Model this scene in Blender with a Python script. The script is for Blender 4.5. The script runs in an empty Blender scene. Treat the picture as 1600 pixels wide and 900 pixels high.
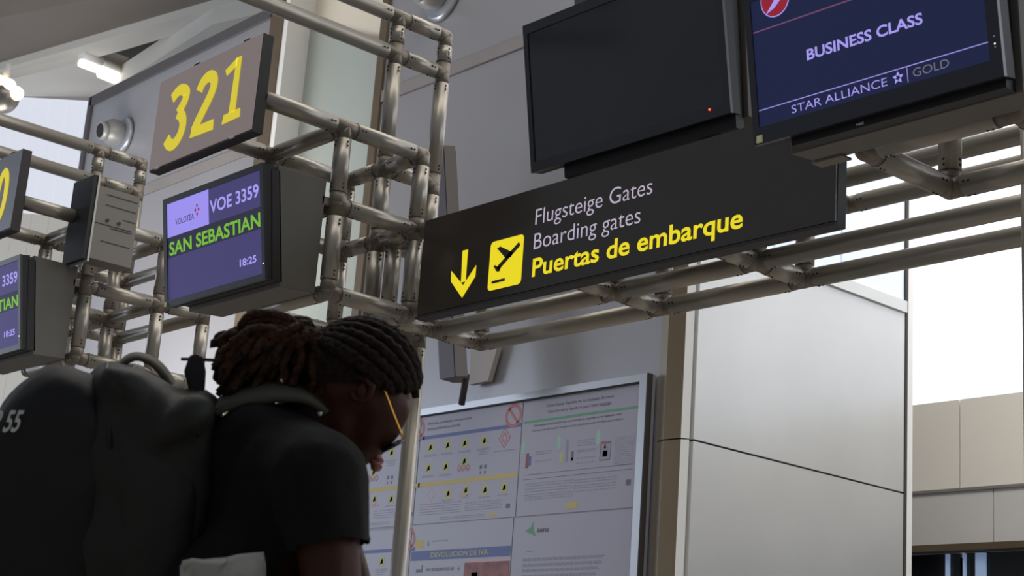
import bpy, bmesh, math, random
from mathutils import Vector, Matrix
random.seed(7)
PI = math.pi
S = bpy.context.scene
COL = S.collection
H = 1.0                                   # camera height above the floor

# ------------------------------------------------------------------ camera
CAM = Vector((0, 0, H))
FPX = 2586.465
_y, _p, _r = [math.radians(a) for a in (139.42612349, 15.43759249, -4.23182618)]
FW = Vector((math.cos(_p)*math.cos(_y), math.cos(_p)*math.sin(_y), math.sin(_p)))
_r0 = FW.cross(Vector((0, 0, 1))).normalized(); _d0 = FW.cross(_r0)
RT = math.cos(_r)*_r0 + math.sin(_r)*_d0
DN = -math.sin(_r)*_r0 + math.cos(_r)*_d0
cd = bpy.data.cameras.new('camera'); cam = bpy.data.objects.new('camera', cd); COL.objects.link(cam)
m3 = Matrix((RT, -DN, -FW)).transposed()
cam.matrix_world = Matrix.Translation(CAM) @ m3.to_4x4()
cd.sensor_width = 36; cd.lens = FPX/1600*36; cd.clip_end = 200; cd.clip_start = .05
cd.dof.use_dof = True; cd.dof.focus_distance = 6.0; cd.dof.aperture_fstop = 11
S.camera = cam

# ------------------------------------------------------------------ world, lights, exposure
w = bpy.data.worlds.new('world'); S.world = w; w.use_nodes = True
w.node_tree.nodes['Background'].inputs[0].default_value = (.80, .86, 1, 1)
w.node_tree.nodes['Background'].inputs[1].default_value = .24
def area(name, loc, target, sx, sy, power, col):
    l = bpy.data.lights.new(name, 'AREA'); l.shape = 'RECTANGLE'; l.size = sx; l.size_y = sy
    l.energy = power; l.color = col
    o = bpy.data.objects.new(name, l); COL.objects.link(o); o.location = loc
    o.rotation_euler = (Vector(target)-Vector(loc)).to_track_quat('-Z', 'Y').to_euler()
area('skylight', (-5, 5, 8.6), (-5.5, 5, 0), 9, 5, 420, (1, .96, .88))
area('facade_daylight', (6, 10, 5), (-5, 4.5, 2), 7, 5, 270, (.92, .96, 1))
area('far_panel_fill', (-5, 9.0, 7.5), (-7, 12, 3), 3, 1.5, 150, (1, .97, .92))  # added fill without a fixture, brightens the cream panels of the far facade
area('ceiling_fill', (-12.5, 5.0, 3.2), (-13.5, 6, 9), 3, 2, 170, (1, .95, .87))  # added upward light, unseen, lifts the beams and soffits
area('left_wall_fill', (-17, 1.5, 3.5), (-13.5, 8, 6.8), 6, 4, 310, (.75, .84, 1))  # added area light set close to the left wall to brighten it
S.view_settings.view_transform = 'Standard'; S.view_settings.look = 'None'
S.view_settings.exposure = 0; S.view_settings.gamma = 1

# ------------------------------------------------------------------ materials
MATS = {}
def lin(c): return tuple((v/255/12.92 if v/255 <= .04045 else ((v/255+.055)/1.055)**2.4) for v in c)
def mat(name, col, rough=.5, metal=0, noise=0, nscale=20, bump=0, bscale=60, stretch=None, coat=0, emit=0, ecol=None, col2=None, spec=.5):
    if name in MATS: return MATS[name]
    m = bpy.data.materials.new(name); m.use_nodes = True; nt = m.node_tree; b = nt.nodes['Principled BSDF']
    c = lin(col); b.inputs['Base Color'].default_value = (*c, 1)
    b.inputs['Roughness'].default_value = rough; b.inputs['Metallic'].default_value = metal
    b.inputs['Coat Weight'].default_value = coat; b.inputs['Coat Roughness'].default_value = .12
    b.inputs['Specular IOR Level'].default_value = spec
    tc = nt.nodes.new('ShaderNodeTexCoord'); mp = nt.nodes.new('ShaderNodeMapping')
    nt.links.new(tc.outputs['Object'], mp.inputs[0])
    if stretch: mp.inputs['Scale'].default_value = stretch
    if noise or col2:
        n = nt.nodes.new('ShaderNodeTexNoise'); n.inputs['Scale'].default_value = nscale; n.inputs['Detail'].default_value = 4
        nt.links.new(mp.outputs[0], n.inputs[0])
        r = nt.nodes.new('ShaderNodeValToRGB'); nt.links.new(n.outputs[0], r.inputs[0])
        r.color_ramp.elements[0].position = .3; r.color_ramp.elements[1].position = .7
        c2 = lin(col2) if col2 else c
        r.color_ramp.elements[0].color = (*[v*(1-noise) for v in c], 1)
        r.color_ramp.elements[1].color = (*[min(1, v*(1+noise)) for v in c2], 1)
        nt.links.new(r.outputs[0], b.inputs['Base Color'])
    if bump:
        n2 = nt.nodes.new('ShaderNodeTexNoise'); n2.inputs['Scale'].default_value = bscale; n2.inputs['Detail'].default_value = 3
        nt.links.new(mp.outputs[0], n2.inputs[0])
        bp = nt.nodes.new('ShaderNodeBump'); bp.inputs['Strength'].default_value = bump; bp.inputs['Distance'].default_value = .02
        nt.links.new(n2.outputs[0], bp.inputs['Height']); nt.links.new(bp.outputs[0], b.inputs['Normal'])
    if emit:
        b.inputs['Emission Color'].default_value = (*lin(ecol or col), 1); b.inputs['Emission Strength'].default_value = emit
    MATS[name] = m; return m

ALU = mat('satin_aluminium', (156, 149, 138), .36, .5)
JNT = mat('cast_joint_grey', (118, 109, 97), .5, .4, .05, 40)
SCR = mat('black_screw', (22, 20, 18), .5)
WALLG = mat('grey_wall_panel', (154, 153, 156), .34, .3, .05, .9, .015, 1.2)
WALLS = mat('side_wall_panel', (190, 190, 188), .24, .3, .05, 1.1, .035, .9)
SEAM = mat('dark_seam', (52, 48, 44), .7)
STRIP = mat('strip_trim', (150, 143, 140), .4, .3, .08, 1.5)
STEEL = mat('brushed_steel', (196, 184, 166), .28, .85, .1, 3, .04, 4, (1, 1, .2))
BROWN = mat('brown_trim', (98, 84, 66), .5, .2, .1, 4)
WHITE = mat('white_trim', (232, 230, 226), .4)
GLASSG = mat('obscured_glass_green', (166, 172, 166), .25, 0, .05, .8, .01, .7)
CREAM = mat('cream_board', (224, 214, 196), .6, 0, .02, 1)
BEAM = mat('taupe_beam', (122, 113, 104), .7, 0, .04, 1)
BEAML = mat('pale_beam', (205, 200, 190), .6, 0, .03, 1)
DAY = mat('daylit_translucent_pane', (235, 240, 250), .4, emit=1.1, ecol=(243, 246, 254))
DAYL = mat('daylit_pane_blue', (120, 124, 134), .5, emit=.72, ecol=(232, 235, 246))
DAYB = mat('daylit_pane_side', (190, 200, 212), .35, emit=.42, ecol=(215, 225, 238))
CREAMP = mat('cream_far_panel', (232, 226, 216), .5, 0, .02, 1.3, emit=0)
GLOSSP = mat('glossy_far_panel', (222, 218, 216), .18, .2, .03, 1)
DARKG = mat('dark_glass', (16, 20, 26), .08)
BLACKP = mat('black_sign_face', (58, 52, 45), .26, 0, .05, 6, coat=.25)
BLACKM = mat('matt_black', (20, 19, 18), .55)
BEZ = mat('bezel_plastic', (42, 43, 46), .35)
SIDEB = mat('dark_brown_edge', (42, 36, 34), .6)
FACE321 = mat('lit_brown_face', (128, 117, 114), .35, 0, .02, 3, coat=.2, emit=.42, ecol=(150, 134, 130))
HOUS = mat('taupe_powder_coat', (96, 92, 85), .6, 0, .05, 8, .03, 300)
YEL = mat('yellow_film_lit', (250, 232, 40), .5, emit=.62, ecol=(250, 230, 30))
YEL2 = mat('yellow_number_lit', (240, 222, 60), .5, emit=.5, ecol=(244, 224, 50))
WTX = mat('white_lettering', (214, 204, 222), .5, emit=.4, ecol=(220, 208, 232))
SCRB = mat('screen_blue', (30, 28, 50), .5, spec=.08, emit=.75, ecol=(78, 72, 124))
SCRD = mat('screen_dark_band', (20, 20, 28), .5, spec=.08, emit=.6, ecol=(60, 58, 84))
SCRL = mat('screen_lilac', (60, 60, 80), .5, spec=.08, emit=.85, ecol=(164, 152, 252))
SCRT = mat('screen_lilac_text', (60, 60, 80), .5, spec=.08, emit=.85, ecol=(176, 164, 255))
SCRG = mat('screen_green_text', (40, 60, 30), .5, spec=.08, emit=.8, ecol=(128, 200, 60))
SCRK = mat('screen_dark_text', (20, 16, 30), .5, spec=.08, emit=.5, ecol=(50, 34, 70))
SCRR = mat('screen_red', (60, 20, 30), .5, spec=.08, emit=.7, ecol=(166, 44, 62))
SCRP = mat('screen_pink_line', (60, 40, 60), .5, spec=.08, emit=.6, ecol=(140, 90, 130))
SCRY = mat('screen_grey_text', (60, 60, 66), .5, spec=.08, emit=.7, ecol=(128, 126, 146))
NAVY = mat('screen_navy', (14, 18, 34), .5, spec=.08, emit=.65, ecol=(40, 47, 80))
OFF = mat('screen_off', (30, 34, 40), .16, 0, .15, 3, coat=.4)
PAPER = mat('poster_paper', (150, 147, 161), .4, 0, .01, 2)
PBLUE = mat('print_blue', (80, 92, 148), .5); PYEL = mat('print_yellow', (186, 168, 90), .5)
PGRN = mat('print_green', (84, 146, 108), .5); PRED = mat('print_red', (172, 98, 94), .5)
PGREY = mat('print_grey', (132, 130, 146), .5); PDARK = mat('print_dark', (92, 88, 104), .5)
POLV = mat('print_olive', (178, 176, 98), .5); PBR = mat('print_brown', (128, 70, 64), .5, 0, .5, 12)
mat('print_pale_green', (148, 182, 168), .5)
PPINK = mat('print_pink', (196, 160, 166), .5)
FRAMEM = mat('silver_frame', (170, 172, 176), .3, .6)

# ------------------------------------------------------------------ helpers
def tag(o, label=None, cat=None, group=None, kind=None):
    if label: o['label'] = label
    if cat: o['category'] = cat
    if group: o['group'] = group
    if kind: o['kind'] = kind
    return o
def empty(name, loc, label=None, cat=None, group=None):
    o = bpy.data.objects.new(name, None); COL.objects.link(o); o.location = loc; o.empty_display_size = .1
    return tag(o, label, cat, group)
def link(name, me, m, parent=None, label=None, kind=None):
    o = bpy.data.objects.new(name, me); COL.objects.link(o)
    if m is not None and not me.materials: me.materials.append(m)
    if parent is not None:
        o.parent = parent
        pw = parent.location.copy()
        if parent.parent is not None: pw += parent.parent.location
        o.location = -pw            # geometry is given in world coordinates
    if label: o['label'] = label
    if kind: o['kind'] = kind
    return o
class MB:
    def __init__(s): s.v = []; s.f = []; s.sm = []
    def add(s, vs, fs, smooth=False):
        n = len(s.v); s.v += [tuple(v) for v in vs]; s.f += [tuple(i+n for i in f) for f in fs]; s.sm += [smooth]*len(fs); return s
    def box(s, a, b):
        x0, y0, z0 = [min(p, q) for p, q in zip(a, b)]; x1, y1, z1 = [max(p, q) for p, q in zip(a, b)]
        return s.add([(x0,y0,z0),(x1,y0,z0),(x1,y1,z0),(x0,y1,z0),(x0,y0,z1),(x1,y0,z1),(x1,y1,z1),(x0,y1,z1)],
                     [(0,3,2,1),(4,5,6,7),(0,1,5,4),(1,2,6,5),(2,3,7,6),(3,0,4,7)])
    def hexa(s, lo, hi):                   # two matching polygons, extruded solid
        n = len(lo); vs = list(lo)+list(hi)
        fs = [tuple(range(n))[::-1], tuple(range(n, 2*n))]+[(i, (i+1) % n, n+(i+1) % n, n+i) for i in range(n)]
        return s.add(vs, fs)
    def cyl(s, a, b, r, n=16, r2=None, cap=True):
        a = Vector(a); b = Vector(b); d = (b-a).normalized(); u = d.orthogonal().normalized(); v = d.cross(u); r2 = r if r2 is None else r2
        R = [(math.cos(2*PI*i/n), math.sin(2*PI*i/n)) for i in range(n)]
        vs = [a+(u*c+v*t)*r for c, t in R]+[b+(u*c+v*t)*r2 for c, t in R]
        s.add(vs, [(i, (i+1) % n, n+(i+1) % n, n+i) for i in range(n)], True)
        if cap: s.add(vs, [tuple(range(n))[::-1], tuple(range(n, 2*n))])
        return s
    def sph(s, c, r, n=12, m=8, sc=(1, 1, 1), mt=None):
        c = Vector(c); vs = []; fs = []
        for j in range(m+1):
            t = PI*j/m
            for i in range(n):
                p = Vector((math.sin(t)*math.cos(2*PI*i/n)*sc[0], math.sin(t)*math.sin(2*PI*i/n)*sc[1], math.cos(t)*sc[2]))*r
                vs.append(c+((mt @ p) if mt else p))
        for j in range(m):
            for i in range(n): fs.append((j*n+i, (j+1)*n+i, (j+1)*n+(i+1) % n, j*n+(i+1) % n))
        return s.add(vs, fs, True)
    def tube(s, pts, rad, n=8, flat=None):
        pts = [Vector(p) for p in pts]; k = len(pts); rad = rad if isinstance(rad, (list, tuple)) else [rad]*k
        up = None; vs = []
        for i, p in enumerate(pts):
            d = (pts[min(i+1, k-1)]-pts[max(i-1, 0)]).normalized()
            if up is None: up = d.orthogonal().normalized()
            up = (up-d*up.dot(d)).normalized(); v = d.cross(up)
            for j in range(n):
                a = 2*PI*j/n; vs.append(p+(up*math.cos(a)+v*math.sin(a))*rad[i])
        fs = [(i*n+j, i*n+(j+1) % n, (i+1)*n+(j+1) % n, (i+1)*n+j) for i in range(k-1) for j in range(n)]
        s.add(vs, fs, True); s.add(vs[:n], [tuple(range(n))[::-1]]); s.add(vs[-n:], [tuple(range(n))]); return s
    def build(s, name, m, parent=None, label=None, kind=None, bevel=0):
        me = bpy.data.meshes.new(name); me.from_pydata(s.v, [], s.f); me.update()
        me.polygons.foreach_set('use_smooth', s.sm)
        bm = bmesh.new(); bm.from_mesh(me); bmesh.ops.remove_doubles(bm, verts=bm.verts, dist=1e-6)
        bmesh.ops.dissolve_degenerate(bm, edges=bm.edges, dist=1e-7)
        bmesh.ops.recalc_face_normals(bm, faces=bm.faces)
        if bevel: bmesh.ops.bevel(bm, geom=list(bm.edges), offset=bevel, segments=2, affect='EDGES', profile=.6)
        bm.to_mesh(me); bm.free()
        return link(name, me, m, parent, label, kind)
class Plane:                               # a face with its own u, v axes: flat print is laid on it
    def __init__(s, o, ux, uy, n): s.o = Vector(o); s.ux = Vector(ux).normalized(); s.uy = Vector(uy).normalized(); s.n = Vector(n).normalized()
    def p(s, u, v, h=0): return s.o+s.ux*u+s.uy*v+s.n*h
    def poly(s, mb, pts, h0, h1): mb.hexa([s.p(u, v, h0) for u, v in pts], [s.p(u, v, h1) for u, v in pts]); return mb
    def rect(s, mb, u0, v0, u1, v1, h0, h1): return s.poly(mb, [(u0,v0),(u1,v0),(u1,v1),(u0,v1)], h0, h1)
    def stroke(s, mb, pts, wd, h0, h1, closed=False, smooth=0):
        P = [Vector(q) for q in pts]
        for _ in range(smooth):            # corner cutting
            Q = []
            for a, b in zip(P, P[1:]+([P[0]] if closed else [])): Q += [a*.75+b*.25, a*.25+b*.75]
            P = Q if closed else [P[0]]+Q[1:-1]+[P[-1]]
        n = len(P); L = []; Rr = []
        for i, c in enumerate(P):
            a = P[i-1] if (i or closed) else c; b = P[(i+1) % n] if (i < n-1 or closed) else c
            d1 = (c-a); d2 = (b-c); d1 = d1.normalized() if d1.length > 1e-9 else d2.normalized(); d2 = d2.normalized() if d2.length > 1e-9 else d1
            t = (d1+d2).normalized(); q = Vector((-t.y, t.x)); k = 1/max(.5, q.dot(Vector((-d1.y, d1.x))))
            L.append(c+q*wd/2*k); Rr.append(c-q*wd/2*k)
        vs = [s.p(q.x, q.y, h) for h in (h0, h1) for q in L+Rr]
        fs = []
        for i in range(n if closed else n-1):
            j = (i+1) % n
            fs += [(2*n+i, 2*n+j, 3*n+j, 3*n+i), (i, n+i, n+j, j), (i, j, 2*n+j, 2*n+i), (n+i, 3*n+i, 3*n+j, n+j)]
        if not closed: fs += [(0, 2*n, 3*n, n), (n-1, 2*n-1, 4*n-1, 3*n-1)]
        mb.add(vs, fs); return mb
    def text(s, name, body, u, v, wd, ht, m, parent, h=.001, bold=0, ital=0, label=None, ref='Hx'):
        def meshof(t):
            c = bpy.data.curves.new('t', 'FONT'); c.body = t; c.offset = bold; c.extrude = 0; c.resolution_u = 4
            o = bpy.data.objects.new('t', c); COL.objects.link(o)
            dg = bpy.context.evaluated_depsgraph_get(); me = bpy.data.meshes.new_from_object(o.evaluated_get(dg))
            bpy.data.objects.remove(o); bpy.data.curves.remove(c); return me
        me = meshof(body); cap = meshof('H')
        H_ = max(p.co.y for p in cap.vertices)
        x0 = min(p.co.x for p in me.vertices); x1 = max(p.co.x for p in me.vertices)
        for p in me.vertices:
            a = (p.co.x-x0)/(x1-x0)*wd; b = p.co.y/H_*ht
            p.co = s.p(u+a+b*ital, v+b, h)
        bpy.data.meshes.remove(cap); me.name = name
        return link(name, me, m, parent, label)
def at(px, py, dep): return CAM+(FW+RT*((px-800)/FPX)+DN*((py-450)/FPX))*dep
def V(x, y, z): return Vector((x, y, z+H))
def onY(px, py, y):
    r = FW+RT*((px-800)/FPX)+DN*((py-450)/FPX); return CAM+r*(y/r.y)
def onZ(px, py, z):
    r = FW+RT*((px-800)/FPX)+DN*((py-450)/FPX); return CAM+r*(z/r.z)

# ------------------------------------------------------------------ the hall
st = lambda mb, name, m, label=None: tag(mb.build(name, m), label, None, None, 'structure')
FLOOR = mat('pale_terrazzo', (160, 154, 145), .35, 0, .1, 60)
st(MB().box((-32, -8, -.1), (10, 20, 0)), 'floor', FLOOR)
WY = 7.0
ZT = 6.05+H
def wall_with_panels(name, x0, x1, joints, zj):
    base = MB().box((x0, WY+.03, 0), (x1, WY+.4, ZT)).build(name, SEAM); tag(base, kind='structure')
    for a, b in zip(joints[:-1], joints[1:]):
        for c, d in zip(zj[:-1], zj[1:]):
            MB().box((a+.004, WY, c+.004), (b-.004, WY+.05, d-.004)).build('panel', WALLG, base)
    return base
wl = wall_with_panels('wall_left', -14.95, -11.66, [-14.95, -11.66], [0, 4.745+H, 4.85+H, ZT])
wb = wall_with_panels('wall_back', -9.90, -6.74, [-9.90, -6.74], [0, 4.745+H, 4.85+H, 9])
for base, a, b in ((wl, -14.95, -11.66), (wb, -9.90, -6.74)):
    st(MB().box((a, WY-.012, 4.75+H), (b, WY+.02, 4.845+H)), 'trim_1' if base is wl else 'trim_2', STRIP)
st(MB().box((-14.98, WY-.03, 5.99+H), (-11.66, WY+.42, 6.09+H)), 'trim_3', mat('dark_cap', (92, 90, 92), .4, .4))
st(MB().box((-15.02, WY-.03, 0), (-14.95, WY+.42, 6.09+H)), 'trim_4', mat('dark_cap', (92, 90, 92), .4, .4))
# recess between the two wall parts, glazed
st(MB().box((-11.66, WY-.02, 0), (-11.455, WY+.3, ZT+.2)), 'trim_5', BROWN)
st(MB().box((-11.455, WY-.01, 0), (-11.385, WY+.26, ZT+.2)), 'trim_6', WHITE)
st(MB().box((-9.99, WY-.02, 0), (-9.90, WY+.3, 9)), 'trim_7', BROWN)
wn = empty('window_1', (-10.7, WY+.2, 0)); wn['kind'] = 'structure'
pl = onY(445, 31, WY+.25); pr = onY(598, 63, WY+.25)
MB().hexa([Vector((-11.35, WY+.22, 0)), Vector((-9.92, WY+.22, 0)), pr-Vector((0, .03, 0)), pl-Vector((0, .03, 0))],
          [Vector((-11.35, WY+.27, 0)), Vector((-9.92, WY+.27, 0)), pr+Vector((0, .02, 0)), pl+Vector((0, .02, 0))]).build('pane', GLASSG, wn)
MB().hexa([pl, pr, pr+Vector((.4, 0, 3)), pl+Vector((-.2, 0, 3))], [p+Vector((0, .05, 0)) for p in (pl, pr, pr+Vector((.4, 0, 3)), pl+Vector((-.2, 0, 3)))]).build('upper_panel', CREAM, wn, 'cream panel above the pane')
MB().box((-11.36, WY+.18, 2.4), (-10.05, WY+.22, 2.44)).build('glazing_bar', STRIP, wn)

# corner pilaster and the side wall that runs away from the corner
zj = 1.79+H
def slab(mb, x0, y0, x1, y1, z0, z1, t=.05):
    n = Vector((y1-y0, -(x1-x0), 0)).normalized()*-t
    a = Vector((x0, y0, 0)); b = Vector((x1, y1, 0))
    lo = [a, b, b+n, a+n]; return mb.hexa([p+Vector((0,0,z0)) for p in lo], [p+Vector((0,0,z1)) for p in lo])
pil = MB().box((-6.74, WY+.05, 0), (-6.54, WY+.4, 8)).build('trim_8', SEAM); pil['kind'] = 'structure'
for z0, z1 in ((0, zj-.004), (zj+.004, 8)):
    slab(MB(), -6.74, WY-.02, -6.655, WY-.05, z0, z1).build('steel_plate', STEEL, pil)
    slab(MB(), -6.655, WY-.05, -6.525, WY-.04, z0, z1).build('steel_plate', mat('brown_reflection_steel', (150, 130, 104), .26, .9, .12, 2.5, .04, 4, (1, 1, .3)), pil)  # brown reflection in the steel is painted in as this plate's colour
    slab(MB(), -6.525, WY-.04, -6.495, WY+.0, z0, z1).build('edge_strip', WHITE, pil, 'pale edge strip')
ws = MB().box((-6.9, WY+.06, 0), (-6.515, 9.1, 3.05+H)).build('wall_right', SEAM); ws['kind'] = 'structure'
for z0, z1 in ((0, zj-.006), (zj+.006, 3.02+H)):
    MB().box((-6.53, WY+.03, z0), (-6.49, 9.08, z1)).build('panel', WALLS, ws)
st(MB().box((-6.56, WY+.03, 3.02+H), (-6.47, 9.08, 3.10+H)), 'trim_9', mat('pale_ledge', (214, 216, 214), .4))
wsi = empty('window_2', (-6.5, 8, 3.1+H)); wsi['kind'] = 'structure'
for a, b in ((WY+.04, 7.7), (7.72, 8.38), (8.4, 9.08)):
    MB().box((-6.54, a, 3.10+H), (-6.5, b, 7)).build('pane', DAYB, wsi)
st(MB().box((-6.56, 9.083, 0), (-6.485, 9.11, 7)), 'trim_10', SEAM)
st(MB().box((-6.62, 9.113, 0), (-6.50, 9.19, 7)), 'trim_11', WHITE)

# far facade seen past the end of the side wall
fy = 12.0
fw = MB().box((-14, fy+.1, 0), (6.4, fy+.3, 1.80+H)).build('wall_far', SEAM); fw['kind'] = 'structure'
xj = [-10.2, -9.1, -8.01]+[-6.9+1.1*i for i in range(13)]
for a, b in zip(xj[:-1], xj[1:]):
    MB().box((a+.008, fy, 2.37+H), (b-.008, fy+.12, 3.14+H)).build('panel', CREAMP, fw, 'cream panel')
    MB().box((a+.33, fy, 1.90+H), (b+.32, fy+.12, 2.345+H)).build('panel', GLOSSP, fw, 'glossy grey panel')
st(MB().box((-10.2, fy-.02, 2.345+H), (6.3, fy+.1, 2.37+H)), 'trim_12', STRIP)
st(MB().box((-10.2, fy-.06, 1.84+H), (6.3, fy+.1, 1.895+H)), 'trim_13', BROWN)
wd = empty('window_3', (-7.5, fy, 1)); wd['kind'] = 'structure'
for a, b in zip(xj[:-1], xj[1:]):
    MB().box((a+.02, fy+.04, .1), (b-.02, fy+.07, 1.83+H)).build('pane', DARKG, wd)
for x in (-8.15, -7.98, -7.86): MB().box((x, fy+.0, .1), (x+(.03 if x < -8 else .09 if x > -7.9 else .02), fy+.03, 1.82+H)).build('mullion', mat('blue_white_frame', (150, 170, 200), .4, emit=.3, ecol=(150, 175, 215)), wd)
wf = empty('window_4', (-7.5, fy, 3.2+H)); wf['kind'] = 'structure'
zz = [3.15+H, 3.42+H, 4.1+H, 4.8+H, 5.5+H, 6.3+H, 7.2+H, 8.2+H]
for a, b in zip(xj[:-1], xj[1:]):
    for c, d in zip(zz[:-1], zz[1:]):
        MB().box((a+.006, fy+.02, c+.006), (b-.006, fy+.05, d-.006)).build('pane', DAY, wf)
MB().box((-10.2, fy+.06, 3.14+H), (6.3, fy+.1, 8.2+H)).build('backing', mat('daylit_joint', (215, 220, 230), .5, emit=.9, ecol=(225, 230, 240)), wf, kind='stuff')

# left: daylit translucent facade, beams and soffits above the wall
wq = empty('window_5', (-20, 6, 2)); wq['kind'] = 'structure'
A0 = at(-80, 145, 21); A1 = at(160, 159, 20.4); dr = (A1-A0)
n6 = 9
for i in range(n6):
    for j in range(4):
        a = A0+dr*(i/n6+.001); b = A0+dr*((i+1)/n6-.001)
        zt = lambda p, k: Vector((p.x, p.y, p.z-k))
        hs = [(0, 1.5), (1.51, 2.6), (2.61, 4.2), (4.21, 6.0)][j]
        bk = Vector((-.05, .05, 0))
        m = DAYL if j < 1 else mat('cream_daylit_panel', (170, 166, 158), .5, emit=.2, ecol=(214, 208, 196))
        MB().hexa([zt(a, hs[1]), zt(b, hs[1]), zt(b, hs[0]), zt(a, hs[0])], [zt(a, hs[1])+bk, zt(b, hs[1])+bk, zt(b, hs[0])+bk, zt(a, hs[0])+bk]).build('pane', m, wq)
def soffit(name, pts, z, t, m):
    lo = [onZ(a, b, z) for a, b in pts]; return st(MB().hexa(lo, [p+Vector((0, 0, t)) for p in lo]), name, m)
cl = st(MB().box((-40, 4.5, 8.7+H), (-8.5, 26, 9.0+H)), 'ceiling', BEAML)
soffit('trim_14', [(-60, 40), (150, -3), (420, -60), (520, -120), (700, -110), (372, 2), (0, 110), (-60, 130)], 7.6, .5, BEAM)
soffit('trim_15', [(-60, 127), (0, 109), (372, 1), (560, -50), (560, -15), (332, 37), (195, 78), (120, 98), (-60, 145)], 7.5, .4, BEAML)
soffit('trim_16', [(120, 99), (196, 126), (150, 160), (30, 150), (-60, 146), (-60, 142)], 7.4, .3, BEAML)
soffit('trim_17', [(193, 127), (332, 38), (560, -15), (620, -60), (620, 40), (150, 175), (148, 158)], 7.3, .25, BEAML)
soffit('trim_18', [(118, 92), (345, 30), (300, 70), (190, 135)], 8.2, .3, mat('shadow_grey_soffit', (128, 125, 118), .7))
# ------------------------------------------------------------------ pipe trusses
R = .033
def truss(name, nodes, edges, label, group=None, free=()):
    base = Vector(nodes[0][:2]+(0,))
    root = empty(name, base, label, 'truss', group)
    P = [V(*n) for n in nodes]; con = {i: [] for i in range(len(P))}
    scr = MB()
    for a, b in edges:
        d = (P[b]-P[a]).normalized(); con[a].append(d); con[b].append(-d)
        ga = .0 if a in free else .05; gb = .0 if b in free else .05
        p, q = P[a]+d*ga, P[b]-d*gb
        MB().cyl(p, q, R, 18).build('tube', ALU, root)
        ax = [Vector(t) for t in ((1,0,0),(0,1,0),(0,0,1)) if abs(Vector(t).dot(d)) < .5]
        for e, sgn, fr in ((p, 1, a in free), (q, -1, b in free)):
            if fr: continue
            for t in (.014, .03):
                for nn in (ax[0], -ax[0], ax[1], -ax[1]):
                    scr.sph(e+d*sgn*t+nn*(R-.0015), .0048, 6, 4)
    for i, ds in con.items():
        if i in free: continue
        m = MB().sph(P[i], R*.96, 14, 8)
        for d in ds: m.cyl(P[i], P[i]+d*.055, R*.93, 16)
        m.build('joint', JNT, root)
    scr.build('screws', SCR, root, kind='stuff')
    return root
LV = (1.585, 1.93, 2.244)
def grid(): return [], {}, []
def unit(dx, tallx, name, label):
    N = []; K = {}; E = []
    def nd(x, y, z):
        k = (round(x, 3), round(y, 3), round(z, 3))
        if k not in K: K[k] = len(N); N.append(k)
        return K[k]
    def ed(*ps):
        for p, q in zip(ps[:-1], ps[1:]): E.append((nd(*p), nd(*q)))
    xp, xj_ = -5.0+dx, -5.5+dx; y1, y2, y3 = 3.375, 3.76, 4.015
    near = xj_ < tallx < xp
    for x, y in ((xp, y1), (xp, y2), (xj_, y1), (xj_, y2)):
        ed(*[(x, y, z) for z in LV])
    for z in LV:
        ed((xp, y1, z), (xp, y2, z)); ed((xj_, y1, z), (xj_, y2, z)); ed((xp, y1, z), (xj_, y1, z))
        if near: ed((xp, y2, z), (tallx, y2, z), (xj_, y2, z))
        else: ed((xp, y2, z), (xj_, y2, z), (tallx, y2, z))
        if near: ed((tallx, y2, z), (tallx, y3, z))
        else: ed((tallx, y2, z), (tallx, y3, z)); ed((xp, y3, z), (tallx, y3, z)); ed((xp, y2, z), (xp, y3, z))
    if not near: ed(*[(xp, y3, z) for z in LV])
    fr = []
    for x in (xp, xj_):
        ed((x, y1, 2.244), (x, 3.0, 2.244)); fr.append(nd(x, 3.0, 2.244))
    tl = [-H+.0, LV[0], LV[1], LV[2], 2.75, 2.92]
    ed(*[(tallx, y3, z) for z in tl]); ed(*[(tallx, y2, z) for z in tl[1:]])
    fr.append(nd(tallx, y3, -H))
    for z in (2.75, 2.92):
        ed((tallx, y2, z), (tallx, y3, z)); ed((tallx, 1.9, z), (tallx, y2, z)); fr.append(nd(tallx, 1.9, z))
    return truss(name, N, E, label, 'pipe trusses behind the check-in signs', fr)
unit(0, -5.25, 'pipe_truss', 'grey pipe truss behind the 321 sign, its tall mast left of the black gates sign')
unit(-2.0, -7.87, 'pipe_truss', 'grey pipe truss at the far left carrying the small black-fronted box')
# gantry under and behind the gates sign
N = []; K = {}; E = []
def nd(x, y, z):
    k = (x, y, z)
    if k not in K: K[k] = len(N); N.append(k)
    return K[k]
def ed(*ps):
    for p, q in zip(ps[:-1], ps[1:]): E.append((nd(*p), nd(*q)))
gx = (-5.16, -4.125, -3.463); zl, zu = 1.6, 1.93; gr = -1.2
for y in (4.02, 4.27):
    for z in (zl, zu):
        ed(*[(x, y, z) for x in gx], (gr, y, z))
ed(*[(x, 4.5, zu) for x in gx], (gr, 4.5, zu)); ed(*[(x, 3.78, zl) for x in gx]); ed(*[(x, 3.78, zu) for x in gx])
for x in gx:
    ed((x, 3.78, zl), (x, 4.02, zl), (x, 4.27, zl)); ed((x, 3.78, zu), (x, 4.02, zu), (x, 4.27, zu), (x, 4.5, zu))
    for y in (3.78, 4.02, 4.27): ed((x, y, zl), (x, y, zu))
fr = [nd(gr, y, z) for y, z in ((4.02, zl), (4.27, zl), (4.02, zu), (4.27, zu), (4.5, zu))]
truss('pipe_truss', N, E, 'long horizontal pipe gantry running under and behind the black gates sign', None, fr)
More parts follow.
